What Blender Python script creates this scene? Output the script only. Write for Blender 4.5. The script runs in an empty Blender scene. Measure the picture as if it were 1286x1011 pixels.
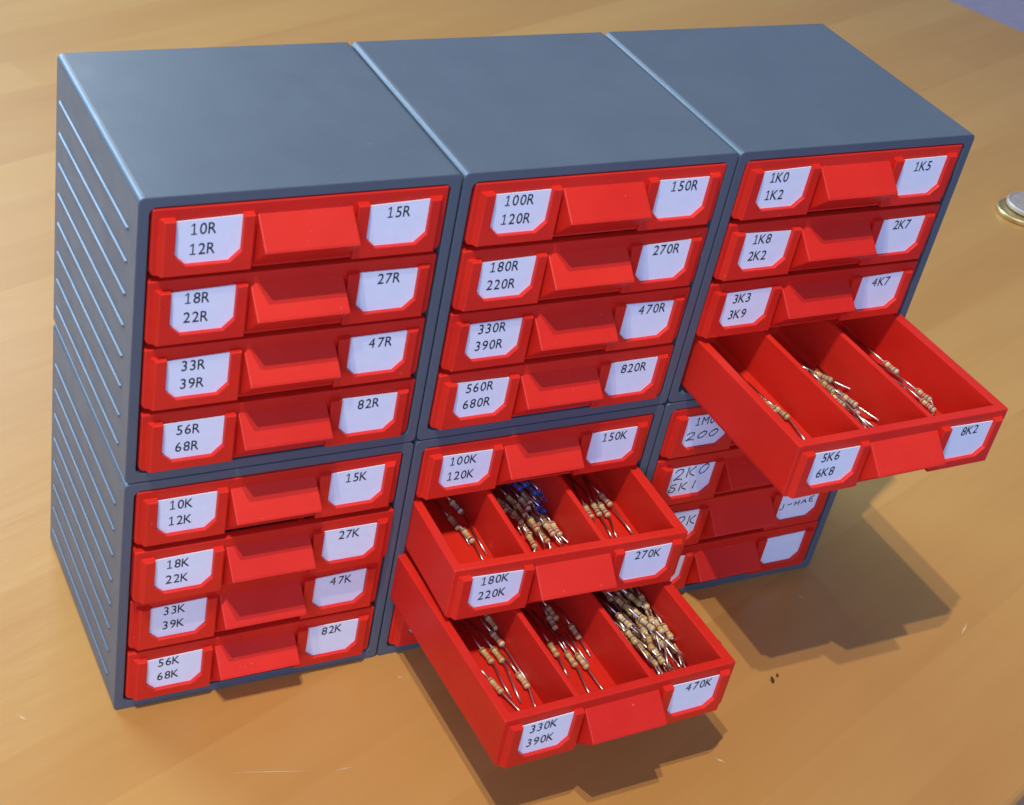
import bpy, bmesh, math, random
from mathutils import Vector, Matrix
random.seed(7)
SC = bpy.context.scene
COL = SC.collection

# ------------------------------------------------------------------ camera
# unit: 1.0 = width of one cabinet (about 8 cm)
cam = bpy.data.cameras.new('camera')
cam_ob = bpy.data.objects.new('camera', cam)
COL.objects.link(cam_ob)
cam_ob.location = (-1.1701, -3.7793, 4.2616)
cam_ob.rotation_euler = (0.9289, -0.1496, -0.4185)
cam.sensor_width = 36.0
cam.lens = 36.0 * 2032.457 / 1286.0
cam.shift_x = (643.0 - 537.556) / 1286.0
cam.shift_y = (543.848 - 505.5) / 1286.0
cam.clip_start = 0.05
cam.clip_end = 400.0
cam.dof.use_dof = True
cam.dof.focus_distance = 6.0
cam.dof.aperture_fstop = 3.4
SC.camera = cam_ob

# ------------------------------------------------------------------ light
world = bpy.data.worlds.new('World')
SC.world = world
world.use_nodes = True
bg = world.node_tree.nodes['Background']
bg.inputs['Color'].default_value = (0.42, 0.53, 1.0, 1)
bg.inputs['Strength'].default_value = 0.34


def bulb(name, loc, target, watts, rgb):
    """a shaded ceiling bulb: its shade lets the light fade towards the far side of the table"""
    l = bpy.data.lights.new(name, 'SPOT')
    l.energy = watts
    l.color = rgb
    l.shadow_soft_size = 0.11
    l.spot_size = math.radians(72)
    l.spot_blend = 1.0
    o = bpy.data.objects.new(name, l)
    o.location = loc
    o.rotation_euler = (Vector(target) - Vector(loc)).to_track_quat('-Z', 'Y').to_euler()
    COL.objects.link(o)


bulb('ceiling_bulb', (-4.05, -3.83, 17.0), (1.0, -1.2, 0.0), 5200, (1.0, 0.92, 0.82))
bulb('ceiling_bulb', (-2.85, -3.00, 17.0), (1.0, -1.2, 0.0), 4300, (1.0, 0.92, 0.82))


def window_and_fill_light(name, loc, target, sx, sy, watts, rgb):
    l = bpy.data.lights.new(name, 'AREA')
    l.shape = 'RECTANGLE'
    l.size, l.size_y = sx, sy
    l.energy = watts
    l.color = rgb
    o = bpy.data.objects.new(name, l)
    o.location = loc
    o.rotation_euler = (Vector(target) - Vector(loc)).to_track_quat('-Z', 'Y').to_euler()
    COL.objects.link(o)


window_and_fill_light('window_and_fill_light', (-7.0, 15.5, 8.5), (1.0, 0.5, 1.8), 7.5, 9, 3600, (0.42, 0.68, 1.0))
window_and_fill_light('window_and_fill_light', (0.0, 17.0, 11.0), (1.0, 0.5, 1.6), 9, 6, 1300, (0.74, 0.90, 1.0))  # added soft fill, puts a pale sheen on the left cabinet tops
window_and_fill_light('window_and_fill_light', (-7.5, -14.5, 7.5), (1.0, 0.0, 1.0), 12, 9, 2400, (0.44, 0.57, 1.0))
window_and_fill_light('floor_fill_light', (30.0, 26.0, -3.0), (30.0, 26.0, -9.0), 14, 14, 300, (1.0, 0.92, 0.86))  # added unseen lamp below table level, only brightens the far floor

SC.view_settings.view_transform = 'Standard'
SC.view_settings.look = 'None'
SC.view_settings.exposure = 0.0
SC.view_settings.gamma = 1.0
SC.view_settings.use_curve_mapping = False


# ------------------------------------------------------------------ materials
def new_mat(name):
    m = bpy.data.materials.new(name)
    m.use_nodes = True
    nt = m.node_tree
    return m, nt, nt.nodes['Principled BSDF']


def node(nt, t, **kw):
    n = nt.nodes.new(t)
    for k, v in kw.items():
        setattr(n, k, v)
    return n


def ramp(nt, fac, stops):
    r = node(nt, 'ShaderNodeValToRGB')
    e = r.color_ramp.elements
    while len(e) < len(stops):
        e.new(0.5)
    for el, (p, c) in zip(e, stops):
        el.position = p
        el.color = (*c, 1)
    nt.links.new(fac, r.inputs['Fac'])
    return r.outputs['Color']


def math_n(nt, op, a, b=None, c=None):
    n = node(nt, 'ShaderNodeMath', operation=op)
    for i, x in enumerate((a, b, c)):
        if x is None:
            continue
        if isinstance(x, (int, float)):
            n.inputs[i].default_value = x
        else:
            nt.links.new(x, n.inputs[i])
    return n.outputs[0]


def noise(nt, vec, scale, detail=3.0, rough=0.55):
    n = node(nt, 'ShaderNodeTexNoise')
    n.inputs['Scale'].default_value = scale
    n.inputs['Detail'].default_value = detail
    n.inputs['Roughness'].default_value = rough
    nt.links.new(vec, n.inputs['Vector'])
    return n.outputs['Fac']


def mapping(nt, vec, scale=(1, 1, 1), rot=(0, 0, 0)):
    n = node(nt, 'ShaderNodeMapping')
    n.inputs['Scale'].default_value = scale
    n.inputs['Rotation'].default_value = rot
    nt.links.new(vec, n.inputs['Vector'])
    return n.outputs['Vector']


def bump(nt, bsdf, height, strength, dist):
    b = node(nt, 'ShaderNodeBump')
    b.inputs['Strength'].default_value = strength
    b.inputs['Distance'].default_value = dist
    nt.links.new(height, b.inputs['Height'])
    nt.links.new(b.outputs['Normal'], bsdf.inputs['Normal'])


def printed_plastic(name, dark, light, rough, layer_axis, spec=0.5):
    """3D printed plastic: faint colour drift, fine layer lines, satin gloss."""
    m, nt, b = new_mat(name)
    tc = node(nt, 'ShaderNodeTexCoord').outputs['Object']
    geo = node(nt, 'ShaderNodeNewGeometry').outputs['Position']
    n1 = noise(nt, geo, 3.0, 4.0)
    oi = node(nt, 'ShaderNodeObjectInfo').outputs['Random']
    drift = math_n(nt, 'ADD', n1, math_n(nt, 'MULTIPLY_ADD', oi, 0.36, -0.18))
    base = ramp(nt, drift, [(0.25, dark), (0.75, light)])
    speck = math_n(nt, 'GREATER_THAN', noise(nt, geo, 75.0, 2.0), 0.735)
    mx = node(nt, 'ShaderNodeMix', data_type='RGBA')
    nt.links.new(math_n(nt, 'MULTIPLY', speck, 0.10), mx.inputs['Factor'])
    nt.links.new(base, mx.inputs['A'])
    mx.inputs['B'].default_value = (0.75, 0.62, 0.55, 1)
    nt.links.new(mx.outputs['Result'], b.inputs['Base Color'])
    b.inputs['Specular IOR Level'].default_value = spec
    n2 = noise(nt, geo, 9.0, 3.0)
    r = math_n(nt, 'MULTIPLY_ADD', n2, 0.16, rough - 0.08)
    nt.links.new(r, b.inputs['Roughness'])
    w = node(nt, 'ShaderNodeTexWave', wave_type='BANDS', bands_direction=layer_axis)
    w.inputs['Scale'].default_value = 48.0
    w.inputs['Distortion'].default_value = 0.6
    w.inputs['Detail'].default_value = 1.0
    nt.links.new(tc, w.inputs['Vector'])
    n3 = noise(nt, geo, 60.0, 3.0)
    h = math_n(nt, 'MULTIPLY_ADD', n3, 0.9, math_n(nt, 'MULTIPLY', w.outputs['Fac'], 0.3))
    bump(nt, b, h, 0.16, 0.002)
    return m


M_RED = printed_plastic('red_plastic', (0.62, 0.017, 0.008), (0.73, 0.027, 0.012), 0.45, 'Y', 0.35)
M_GREY = printed_plastic('grey_plastic', (0.078, 0.104, 0.127), (0.089, 0.117, 0.141), 0.40, 'Z')


def simple(name, rgb, rough, metal=0.0, var=0.08, scale=40.0, spec=0.5):
    m, nt, b = new_mat(name)
    geo = node(nt, 'ShaderNodeTexCoord').outputs['Object']
    n = noise(nt, geo, scale, 3.0)
    lo = tuple(c * (1 - var) for c in rgb)
    hi = tuple(min(1.0, c * (1 + var)) for c in rgb)
    nt.links.new(ramp(nt, n, [(0.3, lo), (0.7, hi)]), b.inputs['Base Color'])
    b.inputs['Roughness'].default_value = rough
    b.inputs['Metallic'].default_value = metal
    b.inputs['Specular IOR Level'].default_value = spec
    return m


M_PAPER = simple('label_paper', (0.75, 0.81, 0.86), 0.65, var=0.02, scale=30)
M_INK = simple('black_print', (0.012, 0.013, 0.018), 0.6)
M_PEN = simple('blue_pen_ink', (0.015, 0.018, 0.06), 0.5)
M_TAN, _nt, _b = new_mat('resistor_tan')
_r = node(_nt, 'ShaderNodeObjectInfo').outputs['Random']
_nt.links.new(ramp(_nt, _r, [(0.0, (0.50, 0.33, 0.13)), (0.5, (0.60, 0.45, 0.25)), (1.0, (0.70, 0.58, 0.40))]), _b.inputs['Base Color'])
_b.inputs['Roughness'].default_value = 0.30
M_BLUE = simple('resistor_blue', (0.015, 0.10, 0.42), 0.25, var=0.1, scale=30)
M_WIRE = simple('tinned_wire', (0.72, 0.66, 0.60), 0.28, metal=1.0, var=0.1, scale=30)
M_GOLD = simple('coin_brass', (0.66, 0.52, 0.24), 0.48, metal=1.0, var=0.15, scale=25)
M_SILVER = simple('coin_nickel', (0.62, 0.53, 0.42), 0.62, metal=0.75, var=0.1, scale=25)
M_CRUMB = simple('dark_crumb', (0.05, 0.03, 0.015), 0.9)
M_SCRATCH = simple('pale_scratch', (0.62, 0.42, 0.20), 0.5)
BAND = {
    'yellow': simple('band_yellow', (0.55, 0.40, 0.04), 0.3),
    'violet': simple('band_violet', (0.10, 0.04, 0.12), 0.3),
    'red': simple('band_red', (0.35, 0.05, 0.03), 0.3),
    'brown': simple('band_brown', (0.10, 0.04, 0.02), 0.3),
    'orange': simple('band_orange', (0.55, 0.16, 0.03), 0.3),
    'green': simple('band_green', (0.06, 0.16, 0.06), 0.3),
    'grey': simple('band_grey', (0.18, 0.18, 0.18), 0.3),
    'gold': simple('band_gold', (0.50, 0.33, 0.08), 0.25, metal=0.6),
    'black': simple('band_black', (0.02, 0.02, 0.02), 0.3),
    'white': simple('band_white', (0.70, 0.70, 0.66), 0.3),
}


def wood_material():
    """Varnished wood laid as narrow staves along the table's length."""
    m, nt, b = new_mat('varnished_wood')
    tc = node(nt, 'ShaderNodeTexCoord').outputs['Object']
    sep = node(nt, 'ShaderNodeSeparateXYZ')
    nt.links.new(tc, sep.inputs[0])
    x, y = sep.outputs['X'], sep.outputs['Y']
    wob = noise(nt, mapping(nt, tc, (0.35, 0.8, 1)), 1.0, 2.0)
    yy = math_n(nt, 'MULTIPLY_ADD', wob, 0.05, y)
    row = math_n(nt, 'FLOOR', math_n(nt, 'DIVIDE', math_n(nt, 'ADD', yy, 20.3), 0.345))
    rn = node(nt, 'ShaderNodeTexWhiteNoise', noise_dimensions='1D')
    nt.links.new(row, rn.inputs['W'])
    seg = math_n(nt, 'FLOOR', math_n(nt, 'ADD', math_n(nt, 'DIVIDE', x, 30.0), math_n(nt, 'MULTIPLY', rn.outputs['Value'], 7.0)))
    cell = node(nt, 'ShaderNodeTexWhiteNoise', noise_dimensions='2D')
    cv = node(nt, 'ShaderNodeCombineXYZ')
    nt.links.new(row, cv.inputs['X'])
    nt.links.new(seg, cv.inputs['Y'])
    nt.links.new(cv.outputs[0], cell.inputs['Vector'])
    # per-stave offset so the grain does not run through
    off = node(nt, 'ShaderNodeCombineXYZ')
    nt.links.new(math_n(nt, 'MULTIPLY_ADD', cell.outputs['Value'], 30.0, x), off.inputs['X'])
    nt.links.new(y, off.inputs['Y'])
    nt.links.new(math_n(nt, 'MULTIPLY', cell.outputs['Value'], 11.0), off.inputs['Z'])
    broad = noise(nt, mapping(nt, off.outputs[0], (0.35, 2.6, 1)), 1.3, 3.0, 0.5)
    fine = noise(nt, mapping(nt, off.outputs[0], (1.2, 26.0, 1)), 1.0, 5.0, 0.6)
    flecks = noise(nt, mapping(nt, off.outputs[0], (5.0, 60.0, 1)), 1.0, 2.0, 0.5)
    f = math_n(nt, 'ADD', math_n(nt, 'MULTIPLY', cell.outputs['Value'], 0.32),
               math_n(nt, 'ADD', math_n(nt, 'MULTIPLY', broad, 0.50), math_n(nt, 'MULTIPLY', fine, 0.22)))
    col = ramp(nt, f, [(0.25, (0.455, 0.220, 0.054)), (0.52, (0.500, 0.254, 0.066)), (0.82, (0.545, 0.292, 0.082))])
    mix = node(nt, 'ShaderNodeMix', data_type='RGBA')
    nt.links.new(math_n(nt, 'MULTIPLY', math_n(nt, 'GREATER_THAN', flecks, 0.72), 0.07), mix.inputs['Factor'])
    nt.links.new(col, mix.inputs['A'])
    mix.inputs['B'].default_value = (0.34, 0.16, 0.04, 1)
    nt.links.new(mix.outputs['Result'], b.inputs['Base Color'])
    b.inputs['Specular IOR Level'].default_value = 0.34
    big = noise(nt, tc, 0.9, 3.0)
    nt.links.new(math_n(nt, 'MULTIPLY_ADD', big, 0.14, 0.27), b.inputs['Roughness'])
    h = math_n(nt, 'ADD', noise(nt, mapping(nt, tc, (1.0, 5.0, 1)), 2.2, 3.0), math_n(nt, 'MULTIPLY', fine, 0.15))
    bump(nt, b, h, 0.10, 0.02)
    return m


M_WOOD = wood_material()


def floor_material():
    m, nt, b = new_mat('grey_carpet')
    tc = node(nt, 'ShaderNodeTexCoord').outputs['Object']
    n = noise(nt, tc, 6.0, 5.0, 0.7)
    nt.links.new(ramp(nt, n, [(0.3, (0.33, 0.33, 0.42)), (0.7, (0.44, 0.44, 0.54))]), b.inputs['Base Color'])
    b.inputs['Roughness'].default_value = 0.9
    return m


M_FLOOR = floor_material()


# ------------------------------------------------------------------ helpers
def mesh_object(name, bm, mats, parent=None, smooth=False):
    me = bpy.data.meshes.new(name)
    bm.normal_update()
    bm.to_mesh(me)
    bm.free()
    for m in (mats if isinstance(mats, (list, tuple)) else [mats]):
        me.materials.append(m)
    if smooth:
        for p in me.polygons:
            p.use_smooth = True
    o = bpy.data.objects.new(name, me)
    COL.objects.link(o)
    if parent is not None:
        o.parent = parent
    return o


def share(name, me, parent, loc=None):
    o = bpy.data.objects.new(name, me)
    COL.objects.link(o)
    o.parent = parent
    if loc:
        o.location = loc
    return o


def empty(name, loc=(0, 0, 0), parent=None, rz=0.0):
    o = bpy.data.objects.new(name, None)
    o.empty_display_size = 0.05
    o.location = loc
    o.rotation_euler = (0, 0, rz)
    COL.objects.link(o)
    if parent is not None:
        o.parent = parent
    return o


def tag(o, label, cat, group=None):
    o['label'] = label
    o['category'] = cat
    if group:
        o['group'] = group


def bevel(bm, edges, off, seg=2):
    bmesh.ops.bevel(bm, geom=list(edges), offset=off, offset_type='OFFSET', segments=seg,
                    profile=0.5, affect='EDGES', clamp_overlap=True)


def prism(bm, pts, f0, f1, mi=0):
    """closed polygon pts (a, b); f0/f1 turn a point into the two end vertices"""
    va = [bm.verts.new(f0(a, b)) for a, b in pts]
    vb = [bm.verts.new(f1(a, b)) for a, b in pts]
    n = len(pts)
    fs = [bm.faces.new(va), bm.faces.new(vb[::-1])]
    for i in range(n):
        j = (i + 1) % n
        fs.append(bm.faces.new((va[j], va[i], vb[i], vb[j])))
    for f in fs:
        f.material_index = mi
    return va, vb, fs


def rounded_rect(x0, z0, x1, z1, r, seg):
    pts = []
    for cx, cz, a0 in ((x1 - r, z0 + r, -90), (x1 - r, z1 - r, 0), (x0 + r, z1 - r, 90), (x0 + r, z0 + r, 180)):
        for k in range(seg + 1):
            a = math.radians(a0 + 90.0 * k / seg)
            pts.append((cx + r * math.cos(a), cz + r * math.sin(a)))
    return pts


# ------------------------------------------------------------------ floor and table
bm = bmesh.new()
vs = [bm.verts.new(p) for p in ((-60, -60, -9.2), (60, -60, -9.2), (60, 60, -9.2), (-60, 60, -9.2))]
bm.faces.new(vs)
floor_ob = mesh_object('floor', bm, M_FLOOR)
floor_ob['kind'] = 'structure'

GRAIN = math.radians(20.5)
table = empty('wooden_table', (0, 0, 0), rz=GRAIN)
tag(table, 'varnished light brown wooden table under the drawer cabinets and coins', 'table')
bm = bmesh.new()
bmesh.ops.create_cube(bm, size=1.0)
TX0, TX1, TY0, TY1, TH = -9.0, 9.70, -2.295, 8.6, 0.30
bmesh.ops.scale(bm, vec=(TX1 - TX0, TY1 - TY0, TH), verts=bm.verts)
bmesh.ops.translate(bm, vec=((TX0 + TX1) / 2, (TY0 + TY1) / 2, -TH / 2), verts=bm.verts)
bevel(bm, [e for e in bm.edges if abs(e.verts[0].co.z - e.verts[1].co.z) > 0.1], 0.45, 8)
bevel(bm, [e for e in bm.edges if e.verts[0].co.z > -0.001 and e.verts[1].co.z > -0.001], 0.045, 4)
mesh_object('table_top', bm, M_WOOD, table)
for lx in (TX0 + 1.0, TX1 - 1.0):
    for ly in (TY0 + 1.0, TY1 - 1.0):
        bm = bmesh.new()
        bmesh.ops.create_cube(bm, size=1.0)
        bmesh.ops.scale(bm, vec=(0.8, 0.8, 8.9), verts=bm.verts)
        bmesh.ops.translate(bm, vec=(lx, ly, -TH - 4.45), verts=bm.verts)
        bevel(bm, list(bm.edges), 0.05, 2)
        mesh_object('leg', bm, M_WOOD, table)


def to_table(x, y):
    c, s = math.cos(-GRAIN), math.sin(-GRAIN)
    return x * c - y * s, x * s + y * c


for (ax, ay), (bx, by), w in (((3.396, -0.535), (3.476, -0.479), .010), ((2.84, -0.133), (2.861, -0.178), .008),
                              ((2.007, -0.811), (2.033, -0.842), .010), ((0.284, -0.374), (0.595, -0.455), .005),
                              ((0.648, -0.471), (0.721, -0.474), .006), ((-0.313, 0.071), (-0.288, 0.038), .008),
                              ((1.031, -0.121), (1.056, -0.124), .008)):
    a = Vector(to_table(ax, ay)); b = Vector(to_table(bx, by))
    d = (b - a).normalized(); n = Vector((-d.y, d.x)) * w / 2
    bm = bmesh.new()
    m = (a + b) / 2
    ring = [a, m - n, b, m + n]
    bm.faces.new([bm.verts.new((p.x, p.y, 0.0008)) for p in ring])
    mesh_object('scratch', bm, M_SCRATCH, table)


# ------------------------------------------------------------------ lettering
GLYPHS = {}


def glyph(ch):
    """triangles of one character of the built-in font, normalised to cap height 1"""
    if ch in GLYPHS:
        return GLYPHS[ch]
    cu = bpy.data.curves.new('letter', 'FONT')
    cu.body = ch
    cu.size = 1.0
    cu.resolution_u = 3
    cu.offset = 0.0 if ch in 'M4' else 0.005
    ob = bpy.data.objects.new('letter', cu)
    COL.objects.link(ob)
    dg = bpy.context.evaluated_depsgraph_get()
    me = ob.evaluated_get(dg).to_mesh()
    vs = [(v.co.x, v.co.y) for v in me.vertices]
    fs = [tuple(p.vertices) for p in me.polygons]
    ob.evaluated_get(dg).to_mesh_clear()
    bpy.data.objects.remove(ob)
    bpy.data.curves.remove(cu)
    x0 = min(v[0] for v in vs); x1 = max(v[0] for v in vs)
    y1 = max(v[1] for v in vs)
    GLYPHS[ch] = (vs, fs, x0, x1, y1)
    return GLYPHS[ch]


CAP = glyph('R')[4]


def print_text(bm, text, x, z, y, cap=0.0365, adv=0.0268, tilt=0.0, mi=1):
    """text printed on a card facing -y, baseline start at (x, z)"""
    s = cap / CAP
    x_start, pen = x, 0.0
    for k, ch in enumerate(text):
        x = x_start + pen - adv * k
        pen += adv * (1.35 if ch in 'M4' else 1.0)
        if ch == '1':       # a one with a flag and a foot
            cx = x + adv * k + adv / 2
            t = cap * 0.11
            for q in ([(-t / 2, 0), (t / 2, 0), (t / 2, cap), (-t / 2, cap)],
                      [(-t / 2, cap), (-cap * .25, cap * .84), (-cap * .25, cap * .74), (-t / 2, cap * .87)],
                      [(-cap * .24, 0), (-t / 2, 0), (-t / 2, t * .95), (-cap * .24, t * .95)],
                      [(t / 2, 0), (cap * .24, 0), (cap * .24, t * .95), (t / 2, t * .95)]):
                nf = bm.faces.new([bm.verts.new((cx + a, y, z + b + tilt * (cx - x))) for a, b in q])
                nf.material_index = mi
            continue
        vs, fs, x0, x1, y1 = glyph(ch)
        sx = s * (0.88 if ch.isdigit() else 0.84)
        wide = adv * (1.35 if ch in 'M4' else 1.0)
        cx = x + adv * k + wide / 2
        gx = (x0 + x1) / 2
        verts = [bm.verts.new((cx + (vx - gx) * sx, y, z + vy * s + tilt * (cx - x))) for vx, vy in vs]
        for f in fs:
            try:
                nf = bm.faces.new([verts[i] for i in f])
                nf.material_index = mi
            except ValueError:
                pass


def pen_stroke(bm, pts, y, w=0.0048, mi=2):
    P = [Vector(p) for p in pts]
    # smooth the stroke
    for _ in range(2):
        Q = [P[0]]
        for a, b in zip(P, P[1:]):
            Q += [a * 0.75 + b * 0.25, a * 0.25 + b * 0.75]
        Q.append(P[-1])
        P = Q
    L, R_ = [], []
    for i, p in enumerate(P):
        d = (P[min(i + 1, len(P) - 1)] - P[max(i - 1, 0)])
        if d.length < 1e-6:
            d = Vector((1, 0))
        d.normalize()
        n = Vector((-d.y, d.x)) * w / 2 * (0.7 + 0.5 * math.sin(i * 0.9) ** 2)
        L.append(bm.verts.new((p.x + n.x, y, p.y + n.y)))
        R_.append(bm.verts.new((p.x - n.x, y, p.y - n.y)))
    for i in range(len(P) - 1):
        f = bm.faces.new((L[i], R_[i], R_[i + 1], L[i + 1]))
        f.material_index = mi


# hand-written characters as strokes in a 1 x 1 box
HAND = {
    '2': [[(0.02, 0.72), (0.25, 1.0), (0.85, 0.98), (0.8, 0.6), (0.1, 0.08), (0.0, 0.0), (0.4, 0.12), (0.95, 0.02)]],
    '0': [[(0.75, 0.92), (0.25, 0.75), (0.0, 0.3), (0.3, 0.0), (0.8, 0.3), (1.0, 0.75), (0.7, 0.98), (0.45, 0.85)]],
    'K': [[(0.12, 1.0), (0.05, 0.0)], [(0.85, 0.95), (0.12, 0.45), (0.9, 0.05)]],
    '5': [[(0.85, 0.95), (0.25, 0.9), (0.2, 0.55), (0.75, 0.55), (0.8, 0.1), (0.3, -0.05), (0.0, 0.15), (0.3, 0.35)]],
    '1': [[(0.55, 1.0), (0.4, 0.0)]],
    'J': [[(0.5, 0.9), (0.6, 0.3), (0.3, 0.0), (0.0, 0.15)]],
    '-': [[(0.0, 0.55), (0.8, 0.62)]],
    'H': [[(0.1, 0.8), (0.1, 0.1)], [(0.8, 0.85), (0.75, 0.1)], [(0.1, 0.45), (0.85, 0.5)]],
    'A': [[(0.0, 0.1), (0.45, 0.85), (0.9, 0.1)], [(0.2, 0.4), (0.75, 0.42)]],
    'E': [[(0.85, 0.9), (0.15, 0.85), (0.1, 0.1), (0.9, 0.12)], [(0.12, 0.5), (0.7, 0.52)]],
}


def hand_text(bm, text, x, z, y, cap, adv, slope=0.0):
    for k, ch in enumerate(text):
        for st in HAND[ch]:
            pen_stroke(bm, [(x + adv * k + u * adv * 0.8, z + v * cap + slope * adv * k) for u, v in st], y)


# ------------------------------------------------------------------ drawer pieces
DW, DH, DL = 0.913, 0.218, 0.875          # drawer width, height, length
WALL, FRONT, BACK, BOTTOM = 0.022, 0.034, 0.024, 0.022
X_CUTS = [0.034, 0.278, 0.300, 0.574, 0.596, 0.872]


def tray_mesh():
    """open tray with three compartments, one closed surface, front face at y = 0"""
    bm = bmesh.new()
    xs = [0.0] + X_CUTS + [DW]
    ys = [0.0, FRONT, DL - BACK, DL]
    g = [[bm.verts.new((x, y, DH)) for x in xs] for y in ys]
    for j in range(3):
        for i in range(len(xs) - 1):
            if j == 1 and i in (1, 3, 5):
                continue
            bm.faces.new((g[j][i], g[j][i + 1], g[j + 1][i + 1], g[j + 1][i]))
    b = [bm.verts.new(p) for p in ((0, 0, 0), (DW, 0, 0), (DW, DL, 0), (0, DL, 0))]
    bm.faces.new((b[3], b[2], b[1], b[0]))
    bm.faces.new([b[0], b[1]] + g[0][::-1])
    bm.faces.new([b[2], b[3]] + g[3])
    bm.faces.new([b[3], b[0]] + [r[0] for r in g])
    bm.faces.new([b[1], b[2]] + [r[-1] for r in g][::-1])
    ch = 0.014
    for i in (1, 3, 5):
        top = [g[1][i], g[1][i + 1], g[2][i + 1], g[2][i]]
        x0, x1, y0, y1 = xs[i], xs[i + 1], ys[1], ys[2]
        mid = [bm.verts.new(p + (BOTTOM + ch,)) for p in ((x0, y0), (x1, y0), (x1, y1), (x0, y1))]
        lo = [bm.verts.new(p + (BOTTOM,)) for p in ((x0 + ch, y0 + ch * .4), (x1 - ch, y0 + ch * .4), (x1 - ch, y1 - ch * .4), (x0 + ch, y1 - ch * .4))]
        for k in range(4):
            n = (k + 1) % 4
            bm.faces.new((top[n], top[k], mid[k], mid[n]))
            bm.faces.new((mid[n], mid[k], lo[k], lo[n]))
        bm.faces.new(lo)
    bmesh.ops.recalc_face_normals(bm, faces=bm.faces)

    def long_edge(e):
        a, c = e.verts[0].co, e.verts[1].co
        return abs(a.z - c.z) < 1e-5 and abs(a.x - c.x) < 1e-5 and a.z < 1e-4
    bevel(bm, [e for e in bm.edges if long_edge(e)], 0.020, 4)
    sharp = [e for e in bm.edges if len(e.link_faces) == 2 and e.calc_face_angle(0) > math.radians(60)
             and not any(v.co.z < DH - 0.001 and FRONT - .001 < v.co.y < DL - BACK + .001 and X_CUTS[0] - .001 < v.co.x < X_CUTS[5] + .001 for v in e.verts)]
    bevel(bm, sharp, 0.0045, 2)
    me = bpy.data.meshes.new('drawer')
    bm.normal_update(); bm.to_mesh(me); bm.free()
    me.materials.append(M_RED)
    return me


def handle_mesh():
    bm = bmesh.new()
    prof = [(0.004, 0.182), (-0.084, 0.103), (-0.088, 0.097), (-0.083, 0.090), (0.004, 0.004)]   # (y, z)
    prism(bm, prof, lambda y, z: (0.310, y, z), lambda y, z: (0.606, y, z))
    bmesh.ops.recalc_face_normals(bm, faces=bm.faces)
    bevel(bm, [e for e in bm.edges if abs(e.verts[0].co.x - e.verts[1].co.x) < 1e-5 and min(v.co.y for v in e.verts) < -0.05], 0.004, 2)
    me = bpy.data.meshes.new('handle')
    bm.normal_update(); bm.to_mesh(me); bm.free()
    me.materials.append(M_RED)
    return me


HOLD = {'L': (0.030, 0.298, 0.065, 0.263), 'R': (0.615, 0.883, 0.653, 0.851)}
HZ = 0.186     # top of the label holders
CUT = 0.034


def holder_mesh(side):
    x0, x1, w0, w1 = HOLD[side]
    zb, wz = 0.006, 0.039
    d = 0.021
    pts = [(x0, HZ), (x0, zb), (x1, zb), (x1, HZ), (w1, HZ), (w1, wz + CUT), (w1 - CUT, wz), (w0 + CUT, wz), (w0, wz + CUT), (w0, HZ)]
    bm = bmesh.new()

    def back(a, b):
        if side == 'L' and a == x0:
            return (x0 - 0.013, 0.003, b + (0.004 if b == HZ else 0))
        if side == 'R' and a == x1:
            return (x1 + 0.013, 0.003, b + (0.004 if b == HZ else 0))
        return (a, 0.003, b + (0.004 if b == HZ else 0))
    prism(bm, pts, lambda a, b: (a, -d, b), back)
    bmesh.ops.recalc_face_normals(bm, faces=bm.faces)
    bevel(bm, [e for e in bm.edges if all(v.co.y < -d + 1e-5 for v in e.verts)], 0.0035, 2)
    me = bpy.data.meshes.new('label_holder')
    bm.normal_update(); bm.to_mesh(me); bm.free()
    me.materials.append(M_RED)
    return me


def label_card(parent, side, lines, hand=None):
    """paper card cut to the holder's window, with its writing"""
    x0, x1, w0, w1 = HOLD[side]
    e = 0.003
    wz, zt = 0.039, HZ - 0.004 - random.uniform(0, 0.005)
    lift = random.uniform(-0.004, 0.004)
    pts = [(w0 - e, zt + lift), (w0 - e, wz + CUT), (w0 + CUT - e, wz - e), (w1 - CUT + e, wz - e), (w1 + e, wz + CUT), (w1 + e, zt - lift)]
    bm = bmesh.new()
    y = -0.0062
    prism(bm, pts, lambda a, b: (a, y, b), lambda a, b: (a, -0.0025, b))
    bmesh.ops.recalc_face_normals(bm, faces=bm.faces)
    ty = y - 0.0006
    jx, jz = random.uniform(-.004, .004), random.uniform(-.004, .003)
    tl = random.uniform(-0.03, 0.03)
    if side == 'L':
        for k, t in enumerate(lines):
            xx = w0 + 0.042 + jx - (0.006 if len(t) > 3 else 0)
            print_text(bm, t, xx, 0.135 - 0.066 * k + jz, ty, tilt=tl)
    else:
        for k, t in enumerate(lines):
            print_text(bm, t, w0 + (0.052 if len(t) > 3 else 0.060) + jx, 0.135 - 0.066 * k + jz, ty, tilt=tl)
    for h in (hand or []):
        t, hx, hz, cap, adv, slope = h
        hand_text(bm, t, w0 + hx, hz, ty - 0.0002, cap, adv, slope)
    return mesh_object('label_card', bm, [M_PAPER, M_INK, M_PEN], parent)


ME_TRAY, ME_HANDLE = tray_mesh(), handle_mesh()
ME_HOLD = {s: holder_mesh(s) for s in 'LR'}


# ------------------------------------------------------------------ cabinets
CH, CD = 1.0162, 0.9286
WT = 0.036


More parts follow.
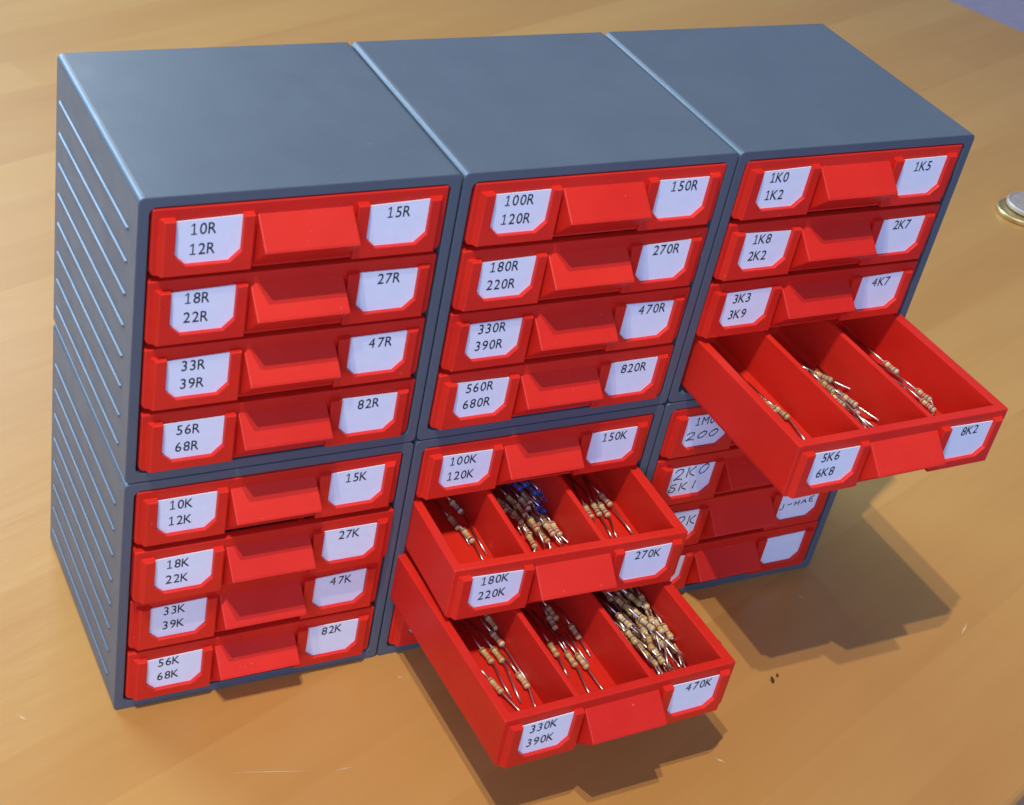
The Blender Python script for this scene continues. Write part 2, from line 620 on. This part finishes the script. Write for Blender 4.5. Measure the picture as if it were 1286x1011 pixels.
def body_mesh():
    bm = bmesh.new()
    g = 0.0032
    o = rounded_rect(g, 0.0015, 1 - g, CH - 0.0025, 0.019, 4)
    i = rounded_rect(WT, WT, 1 - WT, CH - WT, 0.022, 4)
    of = [bm.verts.new((x, 0, z)) for x, z in o]
    ob_ = [bm.verts.new((x, CD, z)) for x, z in o]
    inf = [bm.verts.new((x, 0, z)) for x, z in i]
    inb = [bm.verts.new((x, CD - 0.03, z)) for x, z in i]
    n = len(o)
    for k in range(n):
        j = (k + 1) % n
        bm.faces.new((of[k], of[j], inf[j], inf[k]))
        bm.faces.new((of[j], of[k], ob_[k], ob_[j]))
        bm.faces.new((inf[k], inf[j], inb[j], inb[k]))
    bm.faces.new(ob_)
    bm.faces.new(inb[::-1])
    bmesh.ops.recalc_face_normals(bm, faces=bm.faces)
    ring = [e for e in bm.edges if all(abs(v.co.y) < 1e-6 for v in e.verts) and abs(e.calc_face_angle(0)) > 1.0]
    bevel(bm, ring, 0.003, 2)
    back_ring = [e for e in bm.edges if all(abs(v.co.y - CD) < 1e-6 for v in e.verts) and abs(e.calc_face_angle(0)) > 1.0]
    bevel(bm, back_ring, 0.008, 2)
    for f in bm.faces:
        f.smooth = False
    # ledges the drawers slide on
    for k in range(1, 4):
        zc = CH - 0.040 - k * 0.2375 + 0.0055
        for xa, xb in ((WT - 0.002, 0.075), (1 - 0.075, 1 - WT + 0.002)):
            prism(bm, [(xa, zc), (xb, zc), (xb, zc + 0.0075), (xa, zc + 0.0075)],
                  lambda a, b: (a, 0.05, b), lambda a, b: (a, CD - 0.035, b))
    # eight slim ribs along the left side
    for k in range(8):
        zc = CH - 0.148 - 0.1103 * k
        w, t = 0.0072, 0.0050
        y0, y1 = 0.082, 0.880
        ra = [bm.verts.new(p) for p in ((g + .001, y0, zc - w), (g + .001, y0 - .006, zc), (g + .001, y0, zc + w))]
        rb = [bm.verts.new(p) for p in ((g + .001, y1, zc - w), (g + .001, y1 + .006, zc), (g + .001, y1, zc + w))]
        ta = [bm.verts.new(p) for p in ((g - t, y0 + .008, zc - w * .35), (g - t, y0 + .008, zc + w * .35))]
        tb = [bm.verts.new(p) for p in ((g - t, y1 - .008, zc - w * .35), (g - t, y1 - .008, zc + w * .35))]
        bm.faces.new((ra[0], rb[0], tb[0], ta[0]))
        bm.faces.new((ta[0], tb[0], tb[1], ta[1]))
        bm.faces.new((ta[1], tb[1], rb[2], ra[2]))
        bm.faces.new((ra[0], ta[0], ra[1]))
        bm.faces.new((ta[0], ta[1], ra[1]))
        bm.faces.new((ta[1], ra[2], ra[1]))
        bm.faces.new((rb[0], rb[1], tb[0]))
        bm.faces.new((tb[0], rb[1], tb[1]))
        bm.faces.new((tb[1], rb[1], rb[2]))
    bmesh.ops.recalc_face_normals(bm, faces=bm.faces)
    me = bpy.data.meshes.new('body')
    bm.normal_update(); bm.to_mesh(me); bm.free()
    me.materials.append(M_GREY)
    return me


ME_BODY = body_mesh()
DX0 = 0.0435
Y_CLOSED = 0.001
TOPGAP, PITCH = 0.040, 0.2375

H200 = [('200', 0.024, 0.070, 0.036, 0.050, 0.03)]
H2K0 = [('2K0', 0.024, 0.118, 0.052, 0.054, 0.10), ('5K1', 0.014, 0.060, 0.040, 0.048, 0.02)]
HK = [('2K', 0.105, 0.105, 0.050, 0.050, 0.0)]
HJ = [('J-HAE', 0.018, 0.090, 0.034, 0.034, 0.12)]

# column, row (0 = lower), words for the label, drawers from the top: left lines, right lines, pull, dx, yaw, hand left, hand right
CABINETS = [
    (0, 1, 'grey cabinet at the top left, its four closed red drawers labelled 10R to 82R',
     [(['10R', '12R'], ['15R'], .004, 0, 0), (['18R', '22R'], ['27R'], .002, -.001, 0),
      (['33R', '39R'], ['47R'], .000, 0, 0), (['56R', '68R'], ['82R'], .003, .001, 0)]),
    (1, 1, 'grey cabinet in the middle of the top row, drawers labelled 100R to 820R',
     [(['100R', '120R'], ['150R'], .003, .003, 0), (['180R', '220R'], ['270R'], .005, 0, 0),
      (['330R', '390R'], ['470R'], .001, .002, 0), (['560R', '680R'], ['820R'], .004, 0, 0)]),
    (2, 1, 'grey cabinet at the top right, its lowest red drawer labelled 5K6 pulled out',
     [(['1K0', '1K2'], ['1K5'], .002, -.003, 0), (['1K8', '2K2'], ['2K7'], .004, -.002, 0),
      (['3K3', '3K9'], ['4K7'], .003, -.004, 0), (['5K6', '6K8'], ['8K2'], .614, .0270, .0151)]),
    (0, 0, 'grey cabinet at the lower left, its four closed red drawers labelled 10K to 82K',
     [(['10K', '12K'], ['15K'], .004, 0, 0), (['18K', '22K'], ['27K'], .020, -.001, 0),
      (['33K', '39K'], ['47K'], -.004, .001, 0), (['56K', '68K'], ['82K'], .002, 0, 0)]),
    (1, 0, 'grey cabinet in the middle of the lower row, two of its red drawers pulled out',
     [(['100K', '120K'], ['150K'], .004, -.002, 0), (['180K', '220K'], ['270K'], .3716, -.014, -.0222),
      (['330K', '390K'], ['470K'], .816, -.0075, .029), (['560K', '680K'], [], .002, -.002, 0)]),
    (2, 0, 'grey cabinet at the lower right, shaded, some drawer labels written by hand',
     [(['1M0'], [], .002, -.004, 0, H200, None), ([], [], .003, -.004, 0, H2K0, None),
      ([], [], .001, -.003, 0, HK, HJ), ([], [], .003, -.003, 0)]),
]
OPEN = {}
for col, row, words, drawers in CABINETS:
    root = empty('drawer_cabinet', (col, 0, row * CH))
    tag(root, words, 'drawer cabinet', 'cabinets joined in a block of six')
    share('body', ME_BODY, root)
    for i, dr in enumerate(drawers):
        left, right, pull, dx, yaw = dr[:5]
        hl, hr = (dr[5], dr[6]) if len(dr) > 5 else (None, None)
        z = CH - TOPGAP - i * PITCH - DH
        # turn about the middle of the drawer's front
        cx = DX0 + DW / 2 + dx
        x = cx - DW / 2 * math.cos(yaw)
        y = Y_CLOSED - pull - DW / 2 * math.sin(yaw)
        d = share('drawer', ME_TRAY, root, (x, y, z))
        d.rotation_euler = (0, 0, yaw)
        txt = ' '.join(left + right)
        if pull > 0.1:
            d['label'] = 'open red drawer with the labels ' + txt
        elif txt and hl is None:
            d['label'] = 'closed red drawer with the label' + ('s ' if len(left + right) > 1 else ' ') + txt
        elif hl is not None:
            d['label'] = 'closed red drawer with a handwritten label'
        share('handle', ME_HANDLE, d)
        for s in 'LR':
            share('label_holder', ME_HOLD[s], d)
        label_card(d, 'L', left, hl)
        label_card(d, 'R', right, hr)
        if pull > 0.1:
            OPEN[left[0]] = Matrix.Translation((col, 0, row * CH)) @ Matrix.Translation((x, y, z)) @ Matrix.Rotation(yaw, 4, 'Z')


# ------------------------------------------------------------------ resistors
BODY_L, R_END, R_MID = 0.074, 0.0122, 0.0097


def resistor_body_mesh(bands, blue=False):
    """dog-bone body along -y, painted bands as material slots"""
    prof = [(-.5, .004), (-.485, .008), (-.45, R_END * .88), (-.38, R_END), (-.29, R_END), (-.24, R_END * .9), (-.20, R_MID),
            (-.13, R_MID), (-.07, R_MID), (0.0, R_MID), (.07, R_MID), (.13, R_MID), (.20, R_MID), (.24, R_END * .9),
            (.29, R_END), (.38, R_END), (.45, R_END * .88), (.485, .008), (.5, .004)]
    bm = bmesh.new()
    seg = 14
    rings = []
    for t, r in prof:
        rings.append([bm.verts.new((r * math.cos(2 * math.pi * k / seg), t * BODY_L, r * math.sin(2 * math.pi * k / seg))) for k in range(seg)])
    slot = {3: 1, 7: 2, 9: 3, 14: 4}
    for j in range(len(prof) - 1):
        for k in range(seg):
            n = (k + 1) % seg
            f = bm.faces.new((rings[j][k], rings[j + 1][k], rings[j + 1][n], rings[j][n]))
            f.smooth = True
            f.material_index = slot.get(j, 0)
    bm.faces.new(rings[0]); bm.faces.new(rings[-1][::-1])
    bmesh.ops.recalc_face_normals(bm, faces=bm.faces)
    me = bpy.data.meshes.new('resistor_body')
    bm.to_mesh(me); bm.free()
    me.materials.append(M_BLUE if blue else M_TAN)
    for b in bands:
        me.materials.append(BAND[b])
    return me


def lead_mesh(pts, r=0.0046):
    bm = bmesh.new()
    seg = 6
    P = [Vector(p) for p in pts]
    rings = []
    for i, p in enumerate(P):
        d = (P[min(i + 1, len(P) - 1)] - P[max(i - 1, 0)]).normalized()
        up = Vector((0, 0, 1))
        a = d.cross(up)
        if a.length < 1e-4:
            a = Vector((1, 0, 0))
        a.normalize()
        b = d.cross(a).normalized()
        rings.append([bm.verts.new(p + (a * math.cos(2 * math.pi * k / seg) + b * math.sin(2 * math.pi * k / seg)) * r) for k in range(seg)])
    for i in range(len(P) - 1):
        for k in range(seg):
            n = (k + 1) % seg
            f = bm.faces.new((rings[i][k], rings[i + 1][k], rings[i + 1][n], rings[i][n]))
            f.smooth = True
    bm.faces.new(rings[0]); bm.faces.new(rings[-1][::-1])
    bmesh.ops.recalc_face_normals(bm, faces=bm.faces)
    me = bpy.data.meshes.new('lead')
    bm.to_mesh(me); bm.free()
    me.materials.append(M_WIRE)
    return me


BODIES = {
    '5K6': resistor_body_mesh(['green', 'grey', 'red', 'gold']),
    '6K8': resistor_body_mesh(['grey', 'grey', 'red', 'gold']),
    '8K2': resistor_body_mesh(['grey', 'red', 'red', 'gold']),
    '180K': resistor_body_mesh(['brown', 'grey', 'yellow', 'gold']),
    '220K': resistor_body_mesh(['red', 'red', 'yellow', 'gold']),
    '270K': resistor_body_mesh(['red', 'violet', 'yellow', 'gold']),
    '330K': resistor_body_mesh(['orange', 'orange', 'yellow', 'gold']),
    '390K': resistor_body_mesh(['orange', 'white', 'yellow', 'gold']),
    '470K': resistor_body_mesh(['yellow', 'violet', 'yellow', 'gold']),
    'blue': resistor_body_mesh(['red', 'red', 'black', 'orange'], blue=True),
}


def resistor(key, value, lx, ly, lz, ang, tipx, tipy, label, group, back=None, tilt=0.0):
    """lx, ly, lz: middle of the body inside the open drawer; ang: heading of the front lead; tip: its end"""
    M = OPEN[key]
    w = M @ Vector((lx, ly, lz))
    yaw = math.atan2(M[1][0], M[0][0])
    rz = yaw + math.radians(ang)
    root = empty('resistor', w, rz=rz)
    tag(root, label, 'resistor', group)
    body = share('resistor_body', BODIES[value], root)
    body.rotation_euler = (0, random.uniform(0, 6.28), 0)
    root.rotation_euler.x = math.radians(tilt)
    inv = (Matrix.Translation(w) @ Matrix.Rotation(rz, 4, 'Z') @ Matrix.Rotation(math.radians(tilt), 4, 'X')).inverted()
    tz = BOTTOM + 0.006 + max(0.0, (lz - 0.045)) * 0.75
    tip = inv @ (M @ Vector((tipx, max(tipy, FRONT + 0.012), tz)))
    h = BODY_L / 2
    p0 = Vector((0, -h + 0.003, 0))
    L = (tip - p0).length
    p1 = p0 + Vector((0, -L * 0.10, 0))
    p2 = p0.lerp(tip, 0.6) + Vector((random.uniform(-.0025, .0025), 0, 0.001))
    share('lead', lead_mesh([p0, p1, p2, tip]), root)
    bl = back or random.uniform(0.16, 0.26)
    room = DL - BACK - 0.015 - (ly + h)
    bl = max(0.03, min(bl, room))
    q0 = Vector((0, h - 0.003, 0))
    bx = random.uniform(-.03, .03)
    share('lead', lead_mesh([q0, q0 + Vector((0, bl * .35, 0)), q0 + Vector((bx * .5, bl * .7, -0.004)), q0 + Vector((bx, bl, -min(0.012, lz - BOTTOM - .006)))]), root)
    return root


RESISTORS = {
 'A': [
  ('l', 0.248, 0.374, 0.042, 8.6, 0.248, 0.204),
  ('l', 0.225, 0.414, 0.04, 1.3, 0.227, 0.202),
  ('m', 0.512, 0.495, 0.072, 26.0, 0.653, 0.328),
  ('m', 0.495, 0.44, 0.067, 12.2, 0.523, 0.198),
  ('m', 0.525, 0.348, 0.067, 10.9, 0.591, 0.201),
  ('m', 0.537, 0.328, 0.044, -3.1, 0.514, 0.2),
  ('m', 0.527, 0.39, 0.044, 3.2, 0.505, 0.207),
  ('r', 0.816, 0.503, 0.044, 1.8, 0.814, 0.346),
  ('r', 0.809, 0.306, 0.057, 4.4, 0.859, 0.243),
  ('r', 0.802, 0.263, 0.042, 1.0, 0.807, 0.208),
 ],
 'B': [
  ('l', 0.231, 0.341, 0.04, 6.9, 0.238, 0.202),
  ('l', 0.253, 0.501, 0.042, 10.5, 0.264, 0.243),
  ('l', 0.21, 0.422, 0.038, 8.1, 0.224, 0.305),
  ('m', 0.442, 0.252, 0.052, 2.0, 0.428, 0.192),
  ('m', 0.489, 0.26, 0.057, 9.4, 0.494, 0.19),
  ('m', 0.528, 0.286, 0.062, 7.4, 0.55, 0.199),
  ('m', 0.557, 0.285, 0.057, 0.9, 0.585, 0.196),
  ('m', 0.442, 0.379, 0.057, 9.2, 0.447, 0.294),
  ('m', 0.469, 0.302, 0.082, 1.3, 0.477, 0.207),
  ('m', 0.467, 0.399, 0.072, 3.0, 0.484, 0.303),
  ('m', 0.456, 0.326, 0.04, 3.2, 0.447, 0.199),
  ('m', 0.433, 0.426, 0.052, 7.0, 0.435, 0.315),
  ('b', 0.58, 0.443, 0.082, 8.5, 0.608, 0.334),
  ('b', 0.556, 0.503, 0.072, 10.9, 0.594, 0.407),
  ('b', 0.558, 0.413, 0.057, 3.1, 0.571, 0.248),
  ('m', 0.53, 0.477, 0.052, 4.4, 0.549, 0.348),
  ('r', 0.737, 0.366, 0.04, -4.3, 0.721, 0.234),
  ('r', 0.774, 0.372, 0.04, -4.5, 0.764, 0.215),
  ('r', 0.802, 0.361, 0.04, 0.3, 0.782, 0.211),
  ('r', 0.827, 0.403, 0.052, 7.5, 0.85, 0.207),
 ],
 'C': [
  ('l', 0.192, 0.436, 0.04, 5.2, 0.188, 0.237),
  ('l', 0.231, 0.428, 0.04, 3.7, 0.21, 0.207),
  ('l', 0.258, 0.289, 0.042, 2.6, 0.243, 0.145),
  ('l', 0.153, 0.294, 0.042, 9.9, 0.195, 0.141),
  ('l', 0.276, 0.565, 0.057, 5.7, 0.286, 0.44),
  ('l', 0.26, 0.491, 0.052, 7.9, 0.276, 0.266),
  ('m', 0.477, 0.33, 0.04, -0.7, 0.46, 0.147),
  ('m', 0.509, 0.308, 0.042, 1.7, 0.522, 0.138),
  ('m', 0.439, 0.393, 0.04, -2.2, 0.43, 0.264),
  ('m', 0.56, 0.447, 0.042, -1.2, 0.561, 0.327),
  ('m', 0.526, 0.558, 0.042, 2.2, 0.535, 0.294),
  ('m', 0.502, 0.517, 0.04, -4.5, 0.495, 0.39),
  ('r', 0.737, 0.412, 0.082, 8.7, 0.782, 0.339),
  ('r', 0.83, 0.387, 0.102, -8.4, 0.866, 0.335),
  ('r', 0.801, 0.412, 0.092, 10.7, 0.85, 0.382),
  ('r', 0.73, 0.341, 0.067, 2.9, 0.747, 0.212),
  ('r', 0.785, 0.364, 0.082, -6.3, 0.808, 0.293),
  ('r', 0.856, 0.306, 0.092, 0.1, 0.9, 0.269),
  ('r', 0.769, 0.282, 0.082, -8.0, 0.783, 0.193),
  ('r', 0.81, 0.282, 0.082, -4.3, 0.825, 0.18),
  ('r', 0.771, 0.225, 0.072, 6.4, 0.823, 0.144),
  ('r', 0.843, 0.255, 0.072, 1.3, 0.842, 0.158),
  ('r', 0.873, 0.244, 0.052, -1.9, 0.855, 0.146),
  ('r', 0.746, 0.283, 0.052, 9.0, 0.752, 0.145),
  ('r', 0.76, 0.241, 0.042, 2.1, 0.766, 0.141),
  ('r', 0.794, 0.214, 0.042, 5.8, 0.802, 0.138),
  ('r', 0.819, 0.479, 0.102, 5.6, 0.86, 0.414),
  ('r', 0.788, 0.517, 0.082, 8.3, 0.827, 0.446),
  ('r', 0.772, 0.458, 0.092, 5.7, 0.808, 0.386),
  ('r', 0.758, 0.561, 0.072, 5.6, 0.779, 0.482),
  ('r', 0.815, 0.542, 0.092, 8.1, 0.85, 0.483),
  ('r', 0.863, 0.535, 0.072, 2.8, 0.883, 0.451),
 ],
}
ROWN = ['front row', 'second row', 'third row', 'fourth row', 'fifth row', 'sixth row', 'seventh row', 'eighth row']
ORD = ['leftmost', 'second from left', 'third from left', 'fourth from left', 'fifth from left', 'sixth from left']


def heap(key, value, items, name, per_row, mess=4.0):
    """items lie roughly in rows; name each by its row from the front and its place in the row"""
    items = sorted(items, key=lambda r: r[2])
    rows = [items[k:k + per_row] for k in range(0, len(items), per_row)]
    for j, rw in enumerate(rows):
        rw.sort(key=lambda r: r[1])
        rn = 'back row' if j == len(rows) - 1 else ROWN[j]
        for k, r in enumerate(rw):
            resistor(key, value, r[1], r[2], r[3], r[4] + random.uniform(-mess, mess), r[5], r[6],
                     'tan resistor in the heap %s, %s in its %s' % (name, ORD[k], rn), 'resistors heaped ' + name, tilt=random.uniform(-mess * .3, mess * .6))


def pick(key, c):
    return [r for r in RESISTORS[key] if r[0] == c]


def single(key, value, c, labels, group):
    for r, lb in zip(pick(key, c), labels):
        resistor(key, value, r[1], r[2], r[3], r[4], r[5], r[6], lb, group)


DRW = {'A': '5K6', 'B': '180K', 'C': '330K'}
RES = {DRW[k]: v for k, v in RESISTORS.items()}
RESISTORS = RES

single('5K6', '5K6', 'l', ['tan resistor with dark bands lying alone in view behind the 5K6 label',
                          'tan resistor half hidden by the outer wall behind the 5K6 label'], 'resistors behind the 5K6 label')
heap('5K6', '6K8', pick('5K6', 'm') + [('m', .485, .50, .050, 8, .51, .30), ('m', .455, .46, .042, 12, .50, .22), ('m', .500, .375, .052, 14, .56, .19),
                                      ('m', .545, .385, .040, 2, .545, .21), ('m', .470, .40, .044, 7, .49, .20)], 'above the 6K8 label', 5, 6.0)
RESISTORS['5K6'] = [(c, x + .028, y, z + .012, a + 3, tx - .01, max(ty, .19)) if c == 'r' else (c, x, y, z, a, tx, ty) for c, x, y, z, a, tx, ty in RESISTORS['5K6']]
single('5K6', '8K2', 'r', ['tan resistor farthest back behind the 8K2 label, its lead running forward',
                          'tan resistor behind the 8K2 label, upper one of the front pair',
                          'tan resistor nearest the front wall behind the 8K2 label'], 'resistors behind the 8K2 label')

single('180K', '180K', 'l', ['sunlit tan resistor nearest the front behind the 180K label'.replace('sunlit', 'brightly lit'),
                            'shaded resistor farthest back behind the 180K label, long lead forward',
                            'shaded resistor left of the bright one behind the 180K label'], 'resistors behind the 180K label')
heap('180K', '220K', pick('180K', 'm') + [('m', .38, .30, .038, 4, .40, .20), ('m', .52, .37, .038, -3, .52, .24), ('m', .49, .33, .040, 6, .52, .20),
     ('m', .41, .45, .060, 12, .46, .33), ('m', .46, .46, .062, 6, .50, .35), ('m', .50, .44, .060, 10, .54, .31), ('m', .54, .34, .052, 12, .565, .22)],
     'above the 220K label', 4)
BLUES = pick('180K', 'b') + [('b', .535, .55, .075, 14, .57, .42), ('b', .50, .53, .080, 18, .56, .40), ('b', .545, .385, .048, 6, .565, .22)]
for r, lb in zip(BLUES, ['bright blue resistor at the right of the heap above the 180K label',
                                    'dark blue resistor at the back of the heap above the 180K label',
                                    'navy resistor in front of the bright blue one above the 180K label',
                                    'blue resistor deepest in the shade at the back right above the 180K label',
                                    'blue resistor lying askew at the back left of the blue ones above 180K',
                                    'blue resistor nearest the front among the blue ones above the 180K label']):
    resistor('180K', 'blue', r[1], r[2], r[3], r[4], r[5], r[6], lb, 'blue resistors above the 180K label')
single('180K', '270K', 'r', ['tan resistor leftmost of the row of three behind the 270K label',
                            'tan resistor in the middle of the row of three behind the 270K label',
                            'tan resistor rightmost of the row of three behind the 270K label',
                            'shaded resistor at the back right behind the 270K label, lead reaching forward'], 'resistors behind the 270K label')

single('330K', '330K', 'l', ['tan resistor leftmost of a side by side pair behind the 330K label',
                            'tan resistor right of its twin behind the 330K label, thin lead forward',
                            'bright tan resistor nearest the middle divider behind the 330K label',
                            'small bright resistor at the outer wall behind the 330K label, thick shiny lead',
                            'shaded resistor farthest back behind the 330K label',
                            'shaded resistor behind the lit pair at the 330K label'], 'resistors behind the 330K label')
single('330K', '390K', 'm', ['yellowish resistor left of a touching pair in the middle of the 330K drawer',
                            'yellowish resistor right of a touching pair in the middle of the 330K drawer',
                            'resistor half hidden by the divider in the middle of the 330K drawer',
                            'shaded resistor at the right side of the middle compartment of the 330K drawer',
                            'shaded resistor farthest back in the 330K drawer\'s middle compartment',
                            'dark resistor beside the rearmost one in the middle of the 330K drawer'], 'resistors in the middle of the 330K drawer')
LOW = [('r', .69 + .032 * (k % 6), .33 + .10 * (k // 6) + .025 * (k % 2), .040, random.uniform(-9, 10), .70 + .030 * (k % 6), .15 + .09 * (k // 6)) for k in range(12)]
heap('330K', '470K', pick('330K', 'r') + LOW + [('r', .76, .47, .105, 20, .85, .25), ('r', .84, .45, .112, -14, .79, .24), ('r', .79, .35, .108, 24, .86, .17), ('r', .83, .33, .104, -16, .77, .15)], 'behind the 470K label', 6, 11.0)


# ------------------------------------------------------------------ coins and crumbs
def coin_mesh(name, r, t, mat, rim):
    bm = bmesh.new()
    seg = 64
    prof = [(0, 0), (r - .012, 0), (r, .006), (r, t - .006), (r - .004, t), (r - rim, t), (r - rim - .004, t - .004), (0, t - .004)]
    rings = []
    for rr, z in prof[1:-1]:
        rings.append([bm.verts.new((rr * math.cos(2 * math.pi * k / seg), rr * math.sin(2 * math.pi * k / seg), z)) for k in range(seg)])
    for a, b in zip(rings, rings[1:]):
        for k in range(seg):
            n = (k + 1) % seg
            f = bm.faces.new((a[k], a[n], b[n], b[k]))
    bm.faces.new(rings[0][::-1]); bm.faces.new(rings[-1])
    bmesh.ops.recalc_face_normals(bm, faces=bm.faces)
    return bm


c1 = mesh_object('coin', coin_mesh('coin', 0.158, 0.032, M_GOLD, .012), M_GOLD)
c1.location = (6.315, 2.44, 0.0005)
tag(c1, 'brass coloured coin lying flat on the wood under a paler coin', 'coin', 'coins stacked at the right edge')
c2 = mesh_object('coin', coin_mesh('coin', 0.158, 0.032, M_SILVER, .012), M_SILVER)
c2.location = (6.39, 2.45, 0.033)
tag(c2, 'pale silvery coin resting on top of the brass coloured coin', 'coin', 'coins stacked at the right edge')

for k, (x, y, s, lb) in enumerate([(2.448, -0.534, .011, 'dark crumb on the table by the large shadow, left of a pair'),
                                  (2.482, -0.518, .007, 'tiny dark crumb on the table by the large shadow, right of a pair'),
                                  (2.350, -0.292, .009, 'dark crumb on the table just right of the lowest open drawer')]):
    bm = bmesh.new()
    bmesh.ops.create_icosphere(bm, subdivisions=2, radius=1.0)
    for v in bm.verts:
        n = random.uniform(.7, 1.2)
        v.co = Vector((v.co.x * s * 1.4 * n, v.co.y * s * .7 * n, v.co.z * s * .5 + s * .5))
    o = mesh_object('crumb', bm, M_CRUMB)
    o.location = (x, y, 0)
    o.rotation_euler = (0, 0, random.uniform(0, 3))
    tag(o, lb, 'crumb', 'crumbs on the table')
